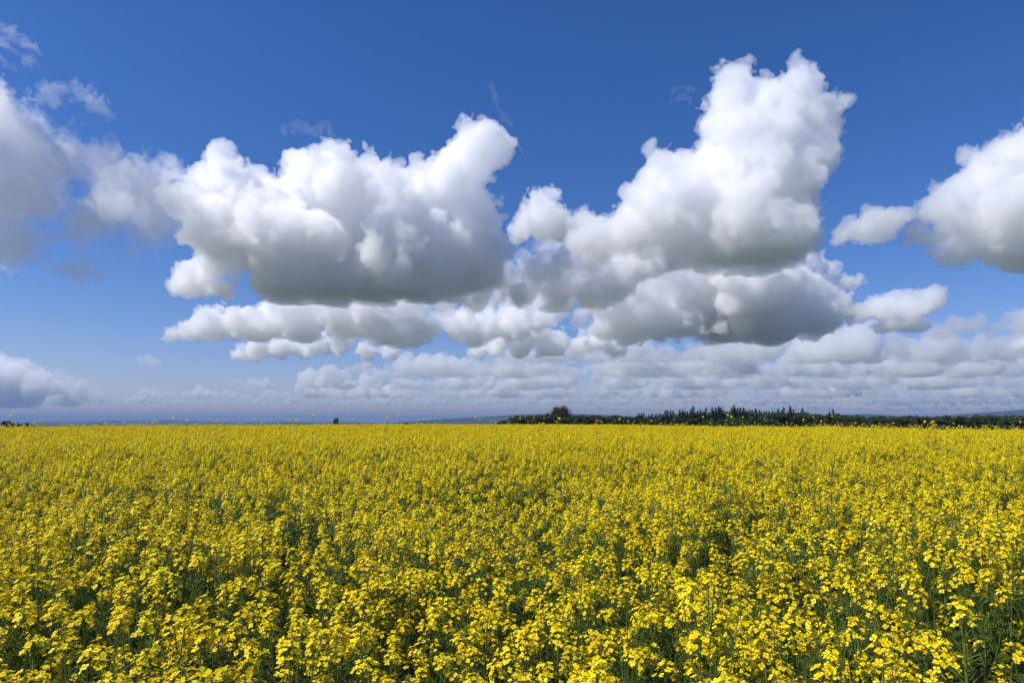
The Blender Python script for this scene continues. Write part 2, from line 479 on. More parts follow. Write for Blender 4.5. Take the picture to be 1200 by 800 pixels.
# long layers under the broad cloud
C('cumulus_cloud', [(200,388,10),(222,384,14),(250,380,18),(285,378,20),(320,375,22),(355,368,24),(395,368,26),(430,362,22),(300,390,16),(360,385,20)], 7700, 53, CM, 'long low cumulus bank with a pointed left end below the broad cloud', base_py=399, cell_px=1.1)
C('cumulus_cloud', [(400,392,14),(430,380,20),(465,375,24),(500,382,22),(535,378,22),(570,380,22),(605,378,24),(632,375,16),(470,390,18),(550,392,18)], 8200, 59, CM, 'long low cumulus bank ending in a rounded right end below the broad cloud', base_py=406, cell_px=1.1)
C('cumulus_cloud', [(282,414,10),(302,405,15),(325,405,16),(350,410,13),(375,402,16),(400,405,14),(430,410,12),(455,412,9)], 10500, 61, CM, 'lowest lumpy cumulus strip at the lower left of the bank', base_py=423, cell_px=1.1)
# right
C('cumulus_cloud', [(985,276,9),(1002,270,14),(1022,262,19),(1042,257,18),(1058,252,11),(1030,275,13)], 3700, 67, CM, 'small cumulus puff between the tower and the right edge cloud', base_py=287, cell_px=1.1)
C('cumulus_cloud', [(1205,178,36),(1175,180,26),(1150,205,28),(1130,225,28),(1103,232,22),(1095,252,22),(1110,270,24),(1160,250,45),(1210,240,50),(1260,210,65),(1250,270,50),(1150,285,28),(1195,285,34)], 4300, 71, CM, 'bulging white cumulus with a dark base cut by the right edge', base_py=305, cell_px=1.2)
C('cumulus_cloud', [(1008,368,12),(1030,360,16),(1052,362,18),(1075,355,16),(1092,347,12),(1102,345,7),(1065,378,14),(1040,380,12)], 7300, 73, CM, 'small white cumulus right of the shaded cloud, bright on top', base_py=390, cell_px=1.1)
C('cumulus_cloud', [(1100,388,10),(1120,382,13),(1145,380,13),(1165,386,10),(1185,372,10),(1200,380,18),(1225,375,22)], 9000, 79, FM, 'dull grey cumulus strip at the right edge above the lowest bank', base_py=398, cell_px=1.2)
C('cumulus_cloud', [(1205,400,14),(1192,405,8),(1225,395,20)], 9500, 80, CM, 'bright little cumulus knob at the lower right edge', base_py=412, cell_px=1.2)
C('cumulus_cloud', [(-30,435,30),(0,438,22),(22,442,20),(48,446,18),(72,452,16),(95,458,12),(115,464,8),(40,462,16),(0,465,20),(75,468,10)], 13000, 83, FM, 'slate blue cloud bank low on the left edge', base_py=478, cell_px=1.1)
# wisps: torn shreds strung along a path
def shred(path, r, Y, seed, label, mat=None, strands=3, **kw):
    rnd = random.Random(seed); P = []
    for s_ in range(strands):
        ox, oy = rnd.gauss(0, r * .8), rnd.gauss(0, r * .8)
        for a, b in zip(path[:-1], path[1:]):
            L_ = math.hypot(b[0] - a[0], b[1] - a[1]); n_ = max(2, int(L_ / (r * .55)))
            for k in range(n_):
                t_ = k / n_
                if rnd.random() < .15: continue
                P.append((a[0] + (b[0] - a[0]) * t_ + ox + rnd.gauss(0, r * .25), a[1] + (b[1] - a[1]) * t_ + oy + rnd.gauss(0, r * .25), r * rnd.uniform(.6, 1.15)))
    C('cloud_wisp', P, Y, seed, mat or WM, label, cell_px=.8, back=1, sprout=2, amp=.5, wisp=.45, gain=.72, crumb=.7, **kw)
shred([(-20,22),(5,38),(25,52),(45,66)], 7, 4300, 89, 'thin torn cloud streak in the top left corner', SM)
shred([(55,108),(75,102),(95,98),(112,110),(122,124)], 8, 4300, 97, 'thin ragged cloud scrap above the left cloud mass', SM, strands=4)
shred([(332,150),(350,145),(368,156),(380,146),(390,155)], 4, 5000, 101, 'faint feathery wisp over the broad cloud')
shred([(572,100),(577,115),(580,130),(590,140),(597,148)], 4, 5000, 103, 'faint upright wisp above the raised arm of the broad cloud', strands=2)
shred([(788,114),(800,109),(812,112)], 4, 4300, 107, 'tiny faint wisp left of the head of the tower', strands=2)
shred([(964,232),(970,246),(966,258)], 5, 4300, 109, 'tiny faint wisp right of the tower', strands=2)
C('cloud_wisp', [(78,318,10),(93,312,14),(106,318,11),(95,325,10)], 4800, 113, FM, 'small grey cloud scrap alone under the left cloud mass', cell_px=.9, amp=.35)
C('cloud_wisp', [(166,422,5),(173,420,6),(181,425,5)], 9000, 127, FM, 'tiny grey cloud dot low in the left blue gap', cell_px=.8)
C('cloud_wisp', [(372,436,6),(386,434,8),(402,438,6)], 12000, 131, FM, 'tiny grey cloud strip above the horizon clouds on the left', cell_px=.8)

def bank(seed, Y, base_py, x0, x1, hfun, step, mat, cell_px, depth_m, name_label, gap=0.0, **kw):
    """a layer of low cumulus seen from far off"""
    rnd = random.Random(seed); s = Y / F_PX
    P = []; x = x0; on = True
    while x < x1:
        ph_ = .5 + .5 * math.sin(x / (step * 2.6) + seed * 2.1) * math.sin(x / (step * 5.7) + seed)
        h = 1.35 * hfun(x) * (.45 + .7 * ph_) * rnd.uniform(.7, 1.15)
        if rnd.random() < gap: x += step * rnd.uniform(1.5, 3.5); continue
        for j in range(5):
            r = h * rnd.uniform(.2, .55)
            p = px_at(x + rnd.uniform(-1, 1) * step, base_py - rnd.uniform(.1, .75) * h, Y)
            P.append((p.x, p.y + rnd.uniform(-.5, .5) * depth_m, p.z, r * s))
        x += step * rnd.uniform(.6, 1.3)
    me = cloud_mesh('distant_clouds', P, s * cell_px, seed, base=px_at(600, base_py, Y).z, **kw)
    me.materials.clear()
    for m_ in mat: me.materials.append(m_)
    o = link('distant_clouds', me)
    tag(o, name_label, 'clouds', kind='stuff')
    return o
far = [(1, 11500, 424, 565, 1290, [(565,12),(640,20),(720,26),(800,22),(960,30),(1100,34),(1290,32)], 11, .03, 'nearest of the long banks of grey cumulus over the wood'),
       (2, 14500, 441, 420, 1290, [(420,15),(520,22),(700,26),(1290,28)], 10, .04, 'second bank of blue grey cumulus above the wood'),
       (3, 19500, 455, 285, 1290, [(285,10),(400,18),(700,18),(1290,20)], 8, .08, 'third bank of small cumulus with bright tops above the horizon'),
       (4, 27000, 466, 150, 1290, [(150,7),(400,12),(700,13),(1290,15)], 6, .12, 'fourth bank of small pale clouds close above the horizon'),
       (5, 36000, 474, -80, 1290, [(-80,5),(200,7),(1290,9)], 5, .25, 'thin farthest streaks of pale cloud, fifth bank, just over the horizon'),
       (6, 50000, 481, -80, 1290, [(-80,3.5),(1290,5)], 4, .3, 'last faint streaks of cloud touching the horizon haze')]
for (sd, Y_, bpy_, xa, xb, hp, stp, gp, lb) in far:
    bank(sd, Y_, bpy_, xa, xb, lerp(hp), stp, FM, 1.05, Y_ * .10, lb, gap=gp, crumb=1.1, amp=.27)
# ---------------------------------------------------------------- the wood
def leaf_quads(C, Nrm, size, rng, aspect=1.0):
    """one small quad per centre, its normal near Nrm"""
    n = len(C)
    r = rng.standard_normal((n, 3)); t1 = np.cross(Nrm, r); t1 /= np.linalg.norm(t1, axis=1)[:, None] + 1e-9
    t2 = np.cross(Nrm, t1); t2 /= np.linalg.norm(t2, axis=1)[:, None] + 1e-9
    s = np.asarray(size)[:, None] if np.ndim(size) else size
    V = np.stack([C - t1 * s - t2 * s * aspect, C + t1 * s * .8 - t2 * s * aspect * .7, C + t1 * s + t2 * s * aspect, C - t1 * s * .7 + t2 * s * aspect * .9], 1).reshape(-1, 3)
    return V, np.arange(n * 4).reshape(-1, 4)

def tube_arrays(pts, rad, k=5):
    pts = [np.array(p, float) for p in pts]; V = []; F = []
    for i, p in enumerate(pts):
        d = pts[min(i + 1, len(pts) - 1)] - pts[max(i - 1, 0)]; d /= np.linalg.norm(d) + 1e-9
        a = np.cross(d, [1, 0, 0] if abs(d[0]) < .8 else [0, 1, 0]); a /= np.linalg.norm(a); b_ = np.cross(d, a)
        for j in range(k):
            t_ = 2 * PI * j / k
            V.append(p + (a * math.cos(t_) + b_ * math.sin(t_)) * rad[i])
    for i in range(len(pts) - 1):
        for j in range(k):
            F.append((i * k + j, i * k + (j + 1) % k, (i + 1) * k + (j + 1) % k, (i + 1) * k + j))
    return np.array(V), np.array(F)
def joinVF(L):
    V = []; F = []; o = 0
    for v, f in L:
        V.append(v); F.append(f + o); o += len(v)
    return np.concatenate(V), np.concatenate(F)

bark_m = ramp_mat('bark', [(.04, .03, .02), (.09, .07, .05)], 3.0)
def leaf_mat(name, cols, trans=.2):
    m, t, b = new_mat(name)
    oi = t.nodes.new('ShaderNodeObjectInfo')
    gm = t.nodes.new('ShaderNodeNewGeometry')
    mxr = t.nodes.new('ShaderNodeMath'); mxr.operation = 'ADD'
    t.links.new(oi.outputs['Random'], mxr.inputs[0]); t.links.new(gm.outputs['Random Per Island'], mxr.inputs[1])
    hf = t.nodes.new('ShaderNodeMath'); hf.operation = 'MULTIPLY'; hf.inputs[1].default_value = .5
    t.links.new(mxr.outputs[0], hf.inputs[0])
    r = t.nodes.new('ShaderNodeValToRGB'); e = r.color_ramp.elements
    e[0].position = .15; e[0].color = (*cols[0], 1); e[1].position = .85; e[1].color = (*cols[-1], 1)
    for k, c in enumerate(cols[1:-1]): x = e.new(.15 + .7 * (k + 1) / (len(cols) - 1)); x.color = (*c, 1)
    t.links.new(hf.outputs[0], r.inputs[0])
    df = t.nodes.new('ShaderNodeBsdfDiffuse'); tr = t.nodes.new('ShaderNodeBsdfTranslucent'); mx = t.nodes.new('ShaderNodeMixShader'); mx.inputs[0].default_value = trans
    t.links.new(r.outputs[0], df.inputs[0]); t.links.new(r.outputs[0], tr.inputs[0])
    t.links.new(df.outputs[0], mx.inputs[1]); t.links.new(tr.outputs[0], mx.inputs[2])
    t.links.new(mx.outputs[0], t.nodes['Material Output'].inputs['Surface'])
    t.nodes.remove(b)
    return m
spruce_m = leaf_mat('spruce_needles', [(.018, .028, .014), (.028, .042, .018)], .05)
broad_ms = [leaf_mat('broad_leaves', [(.04, .052, .016), (.06, .075, .022)], .15),
            leaf_mat('fresh_leaves', [(.05, .08, .02), (.07, .11, .03)], .15),
            leaf_mat('brown_buds', [(.062, .05, .03), (.08, .068, .042)], .1)]

def spruce_meshes(seed, H=20.0):
    rng = np.random.default_rng(seed)
    L = []
    Rb = H * rng.uniform(.17, .22)
    z = H * .08
    while z < H * .985:
        f = (z / H)
        rr = Rb * (1 - f) ** .62 * rng.uniform(.75, 1.15) + .12
        nb = int(6 + 8 * (1 - f))
        for k in range(nb):
            a = rng.uniform(0, 2 * PI); r_ = rr * rng.uniform(.7, 1.1)
            m_ = max(2, int(r_ / .38))
            t_ = np.linspace(.15, 1, m_)
            C_ = np.stack([np.cos(a) * r_ * t_, np.sin(a) * r_ * t_, z - .28 * r_ * t_ ** 1.5 + .05 * rng.standard_normal(m_)], 1)
            N_ = np.tile([np.cos(a) * .35, np.sin(a) * .35, 1.0], (m_, 1)) + .35 * rng.standard_normal((m_, 3))
            L.append(leaf_quads(C_, N_, .26 + .12 * rng.random(m_), rng))
        z += H * .021 * rng.uniform(.8, 1.3)
    top = leaf_quads(np.array([[0, 0, H - .25 * k] for k in range(4)]) + .04 * rng.standard_normal((4, 3)), np.tile([1., .2, .1], (4, 1)), .2, rng)
    L.append(top)
    V, F = joinVF(L)
    crown = np_mesh('crown', V, F, False, [spruce_m])
    tv, tf = tube_arrays([(0, 0, -.5), (0, 0, H * .5), (0, 0, H * .97)], [.28, .17, .03], 6)
    return np_mesh('trunk', tv, tf, True, [bark_m]), crown

def broad_meshes(seed, H=14.0, W=9.0, mat=None, sparse=1.0, leaf=.3, n=2600, twig=False, low=.12):
    rng = np.random.default_rng(seed); rnd = random.Random(seed)
    trunk = [tube_arrays([(0, 0, -.5), (.1, 0, H * .2), (.1, .2, H * .45), (0, .1, H * .75)], [.38, .3, .2, .06], 7)]
    clumps = []
    for k in range(60 if twig else rnd.randint(16, 22)):
        a = rnd.uniform(0, 2 * PI); e_ = rnd.uniform(-.35, 1.0)
        rad = rnd.uniform(.35, .95)
        zc = H * (.56 + .36 * rad * math.sin(e_ * 1.3))
        if not twig and k % 3 == 0: zc = H * rnd.uniform(.12, .35); rad = rnd.uniform(.6, .95)
        rc = W / 2 * rad * math.cos(e_ * .9) * .82
        c = np.array([rc * math.cos(a), rc * math.sin(a), max(zc, H * low)])
        if twig:
            v_ = rng.standard_normal(3); v_ /= np.linalg.norm(v_); v_[2] = abs(v_[2]) if k % 4 else -abs(v_[2]) * .4
            q_ = rnd.uniform(.45, .86); c = np.array([v_[0] * W * .46 * q_, v_[1] * W * .46 * q_, H * .5 + v_[2] * H * .42 * q_])
        s0 = np.array([0.05, .05, H * rnd.uniform(.15, .4)])
        mid = (s0 + c) / 2 + np.array([0, 0, -.04 * H])
        trunk.append(tube_arrays([s0, mid, c], [.15, .09, .03], 5))
        clumps.append((c, W * rnd.uniform(.10, .19)))
        if twig:
            for q in range(12):
                d_ = rng.standard_normal(3); d_ /= np.linalg.norm(d_); d_[2] = abs(d_[2]) * .7
                e2 = c + d_ * W * rnd.uniform(.1, .2)
                trunk.append(tube_arrays([c, (c + e2) / 2 + rng.standard_normal(3) * .12, e2], [.04, .025, .01], 3))
    L = []
    per = int(n / len(clumps))
    for c, r_ in clumps:
        d_ = rng.standard_normal((per, 3)); d_ /= np.linalg.norm(d_, axis=1)[:, None]
        rr = r_ * rng.random(per) ** .4 * rng.uniform(.8, 1.25, per)
        C_ = c + d_ * rr[:, None] * np.array([1.15, 1.15, .85])
        L.append(leaf_quads(C_, d_ + .6 * rng.standard_normal((per, 3)), leaf * rng.uniform(.6, 1.2, per), rng))
    # low skirt of foliage down to the ground
    V, F = joinVF(L)
    tv, tf = joinVF(trunk)
    return np_mesh('trunk', tv, tf, True, [bark_m]), np_mesh('crown', V, F, False, [mat or broad_ms[0]])

def put_tree(name, meshes, px, Y, top_py, H, label, cat, group, rot, wid=1.0):
    p = px_at(px, 495, Y)
    z0 = gz(p.x, Y)
    ztop = px_at(px, top_py, Y).z
    zs = np.empty(len(meshes[1].vertices) * 3, np.float32); meshes[1].vertices.foreach_get('co', zs)
    s = (ztop - z0) / (float(np.percentile(zs[2::3], 99.8)) if H != 20 else H)
    r = bpy.data.objects.new(name, None); COL.objects.link(r)
    r.location = (p.x, Y, z0); r.rotation_euler = (0, 0, rot); r.scale = (s * wid, s * wid, s)
    tag(r, label, cat, group)
    link('trunk', meshes[0], None, r); link('crown', meshes[1], None, r)
    return r

rt = random.Random(77)
spr = [spruce_meshes(300 + k) for k in range(6)]
bro = [broad_meshes(400 + k, mat=broad_ms[(0, 0, 1, 0, 1, 2)[k]], W=(9, 10, 8.5, 11, 9.5, 9)[k], low=.1) for k in range(6)]
# height of the tops read off the photograph
spruce_top = lerp([(735, 487), (745, 484), (760, 481), (775, 480), (800, 479), (815, 477), (850, 476.5), (862, 476), (880, 477.5), (905, 478), (925, 478.5), (945, 480), (960, 483), (978, 481), (990, 485)])
x = 738.0
while x < 984:
    y_ = rt.uniform(470, 530)
    tp = spruce_top(x) + rt.choice([0, .8, 2, 3.5, 5.5]) + rt.uniform(-.6, .6)
    if 900 < x < 975: tp += rt.choice([0, 0, 3])
    put_tree('spruce', rt.choice(spr), x, y_, tp, 20, 'dark spruce in the row standing above the wood edge', 'spruce', 'dark spruces rising above the wood', rt.uniform(0, 6.28), rt.uniform(.95, 1.25))
    x += rt.uniform(2.6, 4.6)
x = 742.0
while x < 982:
    put_tree('spruce', rt.choice(spr), x, rt.uniform(500, 560), spruce_top(x) + rt.uniform(3, 6), 20, 'dark spruce standing deeper inside the wood behind the front spruces', 'spruce', 'dark spruces deeper in the wood', rt.uniform(0, 6.28), rt.uniform(1.1, 1.4))
    x += rt.uniform(3.5, 5.5)
lone = [(813, 475.5), (861, 473.5), (843, 475), (927, 475), (919, 476.5), (941, 477.5), (977, 479)]
for px_, tp in lone:
    put_tree('spruce', rt.choice(spr), px_, rt.uniform(460, 480), tp, 20, 'tall dark spruce whose tip stands clear of its neighbours', 'spruce', 'tallest spruce tips of the wood', rt.uniform(0, 6.28), 1.0)
for px_, tp, lb in ((1066, 486, 'single dark conifer poking out of the low wood on the right'), (724, 485.5, 'small conifer at the left end of the spruces'), (704, 486.5, 'little dark conifer just right of the big bare tree'), (696, 487.2, 'second little conifer from the big bare tree')):
    put_tree('spruce', rt.choice(spr), px_, 480, tp, 20, lb, 'spruce', None, rt.uniform(0, 6.28), .9)
# broadleaf wood: a front row and a back row
broad_top = lerp([(598, 491), (606, 488.5), (620, 486.5), (640, 486), (660, 487.5), (690, 487.5), (720, 488), (760, 489.5), (840, 491), (900, 486), (930, 484.5), (985, 486.5), (1010, 489), (1040, 488), (1060, 488.5), (1100, 488.5), (1150, 487.5), (1210, 487), (1300, 486)])
for row, (y0, y1, off, st) in enumerate(((440, 462, 1.5, 9.5), (485, 545, 0, 8.5))):
    x = 600.0 + row * 3
    while x < 1290:
        tp = broad_top(x) + off * .6 - .6 + rt.uniform(-1.0, 1.2)
        put_tree('broadleaf_tree', rt.choice(bro), x, rt.uniform(y0, y1), tp, 14, ('green broadleaf tree in the front row of the wood', 'broadleaf tree in the back row of the wood')[row], 'tree', ('front row of the wood', 'back row of the wood')[row], rt.uniform(0, 6.28), rt.uniform(.95, 1.25))
        x += st * rt.uniform(.6, 1.05)
# the big tree just coming into leaf
big = broad_meshes(900, H=22, W=20, mat=broad_ms[2], leaf=.2, n=11000, twig=True)
put_tree('bare_tree', big, 656, 468, 474.5, 22, 'large round brownish tree just coming into leaf, alone above the wood', 'tree', None, 1.0, .82)
put_tree('broadleaf_tree', bro[0], 395, 460, 489.5, 14, 'small dark round tree alone on the horizon left of the middle', 'tree', None, 1.0, .62)
for px_, tp, w_, lb in ((15.5, 495.2, .9, 'dark bush right of the brown house at the far left'), (24, 496.2, .8, 'lower dark bush, second from the brown house'), (33, 495.4, .7, 'dark bush at the right end of the far left hedge'),
                        (420, 496.2, .8, 'low dark bush near the small round tree'), (432, 496.4, .9, 'low dark bush farther right of the small round tree'), (474, 494.5, .8, 'dark bush on the horizon under the left end of the blue ridge'), (590, 492.5, 1.0, 'leftmost low dark tree of the wood')):
    put_tree('bush', rt.choice(bro[:2]), px_, 455, tp, 14, lb, 'bush', None, rt.uniform(0, 6), w_)
# brown house far off on the left
p = px_at(8.5, 495, 470); z0 = gz(p.x, 470)
hr = bpy.data.objects.new('house', None); COL.objects.link(hr); hr.location = (p.x, 470, z0)
tag(hr, 'tiny reddish brown house at the far left of the horizon', 'house')
wall_m = ramp_mat('house_boards', [(.10, .045, .03), (.14, .06, .04)], 2.0)
roof_m = ramp_mat('house_roof', [(.08, .05, .04), (.12, .07, .05)], 2.0)
glass_m = ramp_mat('house_glass', [(.02, .025, .03), (.03, .035, .04)], 1.0, rough=.2)
zt = px_at(8, 493.2, 470).z - z0; he = zt - 1.6
def box(x0, x1, y0, y1, z0_, z1):
    V = [(x, y, z) for x in (x0, x1) for y in (y0, y1) for z in (z0_, z1)]
    return np.array(V), np.array([(0, 1, 3, 2), (4, 6, 7, 5), (0, 4, 5, 1), (2, 3, 7, 6), (0, 2, 6, 4), (1, 5, 7, 3)])
v, f = box(-1.8, 1.8, -3, 3, -.3, he); link('wall', np_mesh('wall', v, f, False, [wall_m]), None, hr)
bm = bmesh.new()
for sgn in (-1, 1):
    vs_ = [bm.verts.new(q) for q in ((sgn * 2.1, -3.3, he - .15), (sgn * 2.1, 3.3, he - .15), (0, 3.3, zt), (0, -3.3, zt))]
    bm.faces.new(vs_)
ge = bmesh.ops.extrude_face_region(bm, geom=bm.faces[:])
for v_ in [g for g in ge['geom'] if isinstance(g, bmesh.types.BMVert)]: v_.co.z += .18
bmesh.ops.recalc_face_normals(bm, faces=bm.faces[:])
rm_ = bpy.data.meshes.new('roof'); bm.to_mesh(rm_); bm.free(); link('roof', rm_, roof_m, hr)
for zx in (he - 1.9, he - 4.6):
    v, f = box(-.5, .5, -3.05, -2.96, zx, zx + 1.2); link('window', np_mesh('window', v, f, False, [glass_m]), None, hr)
# ---------------------------------------------------------------- the rape field
def veg_mat(name, cols, trans, rough=.5, spec=.25, scale=30):
    m, t, b = new_mat(name)
    oi = t.nodes.new('ShaderNodeObjectInfo'); gm = t.nodes.new('ShaderNodeNewGeometry')
    ad = t.nodes.new('ShaderNodeMath'); ad.operation = 'ADD'
    t.links.new(oi.outputs['Random'], ad.inputs[0]); t.links.new(gm.outputs['Random Per Island'], ad.inputs[1])
    hf = t.nodes.new('ShaderNodeMath'); hf.operation = 'MULTIPLY'; hf.inputs[1].default_value = .5
    t.links.new(ad.outputs[0], hf.inputs[0])
    r = t.nodes.new('ShaderNodeValToRGB'); e = r.color_ramp.elements
    e[0].position = .1; e[0].color = (*cols[0], 1); e[1].position = .9; e[1].color = (*cols[-1], 1)
    for k, c in enumerate(cols[1:-1]): x = e.new(.1 + .8 * (k + 1) / (len(cols) - 1)); x.color = (*c, 1)
    t.links.new(hf.outputs[0], r.inputs[0]); t.links.new(r.outputs[0], b.inputs['Base Color'])
    b.inputs['Roughness'].default_value = rough; b.inputs['Specular IOR Level'].default_value = spec
    tr = t.nodes.new('ShaderNodeBsdfTranslucent'); mx = t.nodes.new('ShaderNodeMixShader'); mx.inputs[0].default_value = trans
    t.links.new(r.outputs[0], tr.inputs[0]); t.links.new(b.outputs[0], mx.inputs[1]); t.links.new(tr.outputs[0], mx.inputs[2])
    t.links.new(mx.outputs[0], t.nodes['Material Output'].inputs['Surface'])
    return m
petal_m = veg_mat('rape_petal', [(.79, .53, .004), (.89, .70, .006), (.93, .79, .018)], .26, .55, .15)
stem_m = veg_mat('rape_stem', [(.085, .135, .020), (.145, .20, .034)], .1, .45, .3)
leaf_m = veg_mat('rape_leaf', [(.05, .09, .016), (.085, .13, .026)], .25, .45, .3)
bud_m = veg_mat('rape_bud', [(.20, .24, .02), (.34, .32, .02)], .15, .5, .2)
VEG = [petal_m, stem_m, leaf_m, bud_m]

def unit(v): v = np.asarray(v, float); return v / (np.linalg.norm(v, axis=-1, keepdims=True) + 1e-12)
def perp(d, rng):
    r = rng.standard_normal(np.shape(d)); t = np.cross(d, r); return unit(t)

class Geo:
    """collects triangles and quads with a material index"""
    def __init__(s): s.V = []; s.F = []; s.M = []; s.n = 0
    def add(s, V, F, m):
        V = np.asarray(V, float).reshape(-1, 3); F = np.asarray(F)
        if F.shape[1] == 3: F = np.concatenate([F, F[:, 2:3]], 1)          # marked as triangle below
        s.V.append(V); s.F.append(F + s.n); s.M.append(np.full(len(F), m)); s.n += len(V)
    def mesh(s, name):
        V = np.concatenate(s.V); F = np.concatenate(s.F); M = np.concatenate(s.M)
        tri = F[:, 2] == F[:, 3]
        me = bpy.data.meshes.new(name)
        lt = np.where(tri, 3, 4).astype(np.int32); ls = np.concatenate([[0], np.cumsum(lt)[:-1]]).astype(np.int32)
        keep = np.ones(F.shape, bool); keep[tri, 3] = False
        me.vertices.add(len(V)); me.vertices.foreach_set('co', V.astype(np.float32).ravel())
        me.loops.add(int(lt.sum())); me.loops.foreach_set('vertex_index', F[keep].astype(np.int32))
        me.polygons.add(len(F)); me.polygons.foreach_set('loop_start', ls); me.polygons.foreach_set('loop_total', lt)
        used = sorted(set(M.tolist())); mp = {u: i for i, u in enumerate(used)}
        for u in used: me.materials.append(VEG[u])
        me.polygons.foreach_set('material_index', np.array([mp[q] for q in M], np.int32))
        me.update(calc_edges=True)
        return me

def strip(g, pts, w, m, rng, k=3):
    """thin tapering stalk: a k-sided tube (k = 2: a flat ribbon)"""
    pts = np.asarray(pts, float); n = len(pts)
    w = np.broadcast_to(w, (n,))
    d = unit(np.gradient(pts, axis=0))
    a = unit(np.cross(d, np.array([.3, .2, .93]) if abs(d[0][2]) < .8 else np.array([1., .1, 0]))); b = np.cross(d, a)
    if k == 2:
        V = np.stack([pts - a * w[:, None], pts + a * w[:, None]], 1).reshape(-1, 3)
        F = [(2 * i, 2 * i + 1, 2 * i + 3, 2 * i + 2) for i in range(n - 1)]
    else:
        V = np.stack([pts + (a * math.cos(2 * PI * j / k) + b * math.sin(2 * PI * j / k)) * w[:, None] for j in range(k)], 1).reshape(-1, 3)
        F = [(i * k + j, i * k + (j + 1) % k, (i + 1) * k + (j + 1) % k, (i + 1) * k + j) for i in range(n - 1) for j in range(k)]
    g.add(V, F, m)

def flower(g, c, nrm, size, rng, lod):
    """four petals in a cross"""
    t1 = perp(nrm, rng); t2 = np.cross(nrm, t1)
    if lod >= 2:
        s = size * .58
        g.add([c - t1 * s, c - t2 * s * .9 + nrm * s * .3, c + t1 * s, c + t2 * s * .9 + nrm * s * .3], [(0, 1, 2, 3)], 0); return
    for k in range(4):
        a = k * PI / 2 + rng.normal(0, .08)
        d = t1 * math.cos(a) + t2 * math.sin(a); e = -t1 * math.sin(a) + t2 * math.cos(a)
        L_ = size * .5 * rng.uniform(.85, 1.1); W_ = L_ * .50; up = rng.uniform(.05, .4)
        p0 = c + d * L_ * .08
        if lod == 0:
            q1 = c + d * L_ * .6 + nrm * L_ * up * .8; q2 = c + d * L_ * 1.02 + nrm * L_ * up * .75
            g.add([p0, q1 + e * W_, q2 + e * W_ * .55, q2 + d * L_ * .05, q2 - e * W_ * .55, q1 - e * W_, q1 - nrm * L_ * .08], [(0, 6, 1, 1), (6, 3, 2, 1), (6, 5, 4, 3), (0, 5, 6, 6)], 0)
        else:
            q = c + d * L_ * .7 + nrm * L_ * up
            g.add([p0, q - e * W_, c + d * L_ * 1.1 + nrm * L_ * up, q + e * W_], [(0, 1, 2, 3)], 0)

def raceme(g, tip, d, rng, lod, big=1.0, small=False):
    """head of open flowers round a knot of buds, green pods below"""
    nf = int(rng.integers(13, 24) * big) if lod < 2 else int(rng.integers(8, 11))
    if lod == 2: big *= 1.0
    if small: nf = max(nf, 15)
    H_ = (.014 if small else .034) * big
    for k in range(nf):
        f = (k + rng.random()) / nf
        s = -H_ * f
        a = k * 2.4 + rng.normal(0, .3)
        t1 = unit(np.cross(d, [.2, .9, .3])); t2 = np.cross(d, t1)
        out = t1 * math.cos(a) + t2 * math.sin(a)
        el = .9 - .75 * f + rng.normal(0, .12)
        pd = unit(out * math.cos(el) + d * math.sin(el))
        L_ = rng.uniform(.014, .024) * (1 + .3 * f)
        b0 = tip + d * s
        c = b0 + pd * L_
        if lod == 0: strip(g, [b0, c], [.0007, .0006], 1, rng, 3)
        nr = unit(pd + .35 * d + .25 * rng.standard_normal(3) + [0, 0, .45])
        flower(g, c, nr, rng.uniform(.0140, .0185) * (1 if lod < 2 else 1.28) * (1.35 if small else 1), rng, lod)
    # buds
    nb = (10, 5, 1)[min(lod, 2)]
    for k in range(nb):
        o = rng.standard_normal(3) * .0035 * (1.6 if lod else 1); o += d * .004
        s_ = .0026 if lod == 0 else .0045
        c = tip + o
        t1 = perp(d, rng) * s_ * .7; t2 = np.cross(d, t1)
        g.add([c - d * s_, c + t1, c + t2, c - t1, c - t2, c + d * s_ * 1.4], [(0, 2, 1), (0, 3, 2), (0, 4, 3), (0, 1, 4), (5, 1, 2), (5, 2, 3), (5, 3, 4), (5, 4, 1)], 3)

def pods(g, tip, d, rng, lod, n=12):
    t1 = unit(np.cross(d, [.2, .9, .3])); t2 = np.cross(d, t1)
    if lod >= 2: n = 5
    for k in range(n):
        s = -.05 - rng.random() * .12
        a = k * 2.4 + rng.normal(0, .3); out = t1 * math.cos(a) + t2 * math.sin(a)
        b0 = tip + d * s; pd = unit(out + d * rng.uniform(.5, 1.2)); L_ = rng.uniform(.025, .05)
        m_ = b0 + unit(out + d * .3) * .010
        strip(g, [b0, m_, m_ + pd * L_], [.0006, .0011, .0004] if lod == 0 else [.001, .0016, .0008], 1, rng, 3 if lod == 0 else 2)

def leaf(g, base, d, L_, W_, rng, droop=.5, n=4):
    side = unit(np.cross(d, [0, 0, 1.0])); up = np.cross(side, d)
    P = []; 
    for i in range(n + 1):
        t = i / n; p = base + d * L_ * t - np.array([0, 0, 1]) * droop * L_ * t * t
        w = W_ * math.sin(PI * min(.98, .12 + .86 * t)) ** .8 * (1 if i < n else .1)
        P += [p - side * w + up * w * .25, p, p + side * w + up * w * .25]
    F = []
    for i in range(n): F += [(3 * i, 3 * i + 1, 3 * i + 4, 3 * i + 3), (3 * i + 1, 3 * i + 2, 3 * i + 5, 3 * i + 4)]
    g.add(P, F, 2)

def curve(p0, p1, bend, n=5):
    p0 = np.asarray(p0, float); p1 = np.asarray(p1, float); c = p0 * .35 + p1 * .65; c[2] = p0[2] * .75 + p1[2] * .25; c = c + bend
    t = np.linspace(0, 1, n)[:, None]
    return (1 - t) ** 2 * p0 + 2 * t * (1 - t) * c + t * t * p1

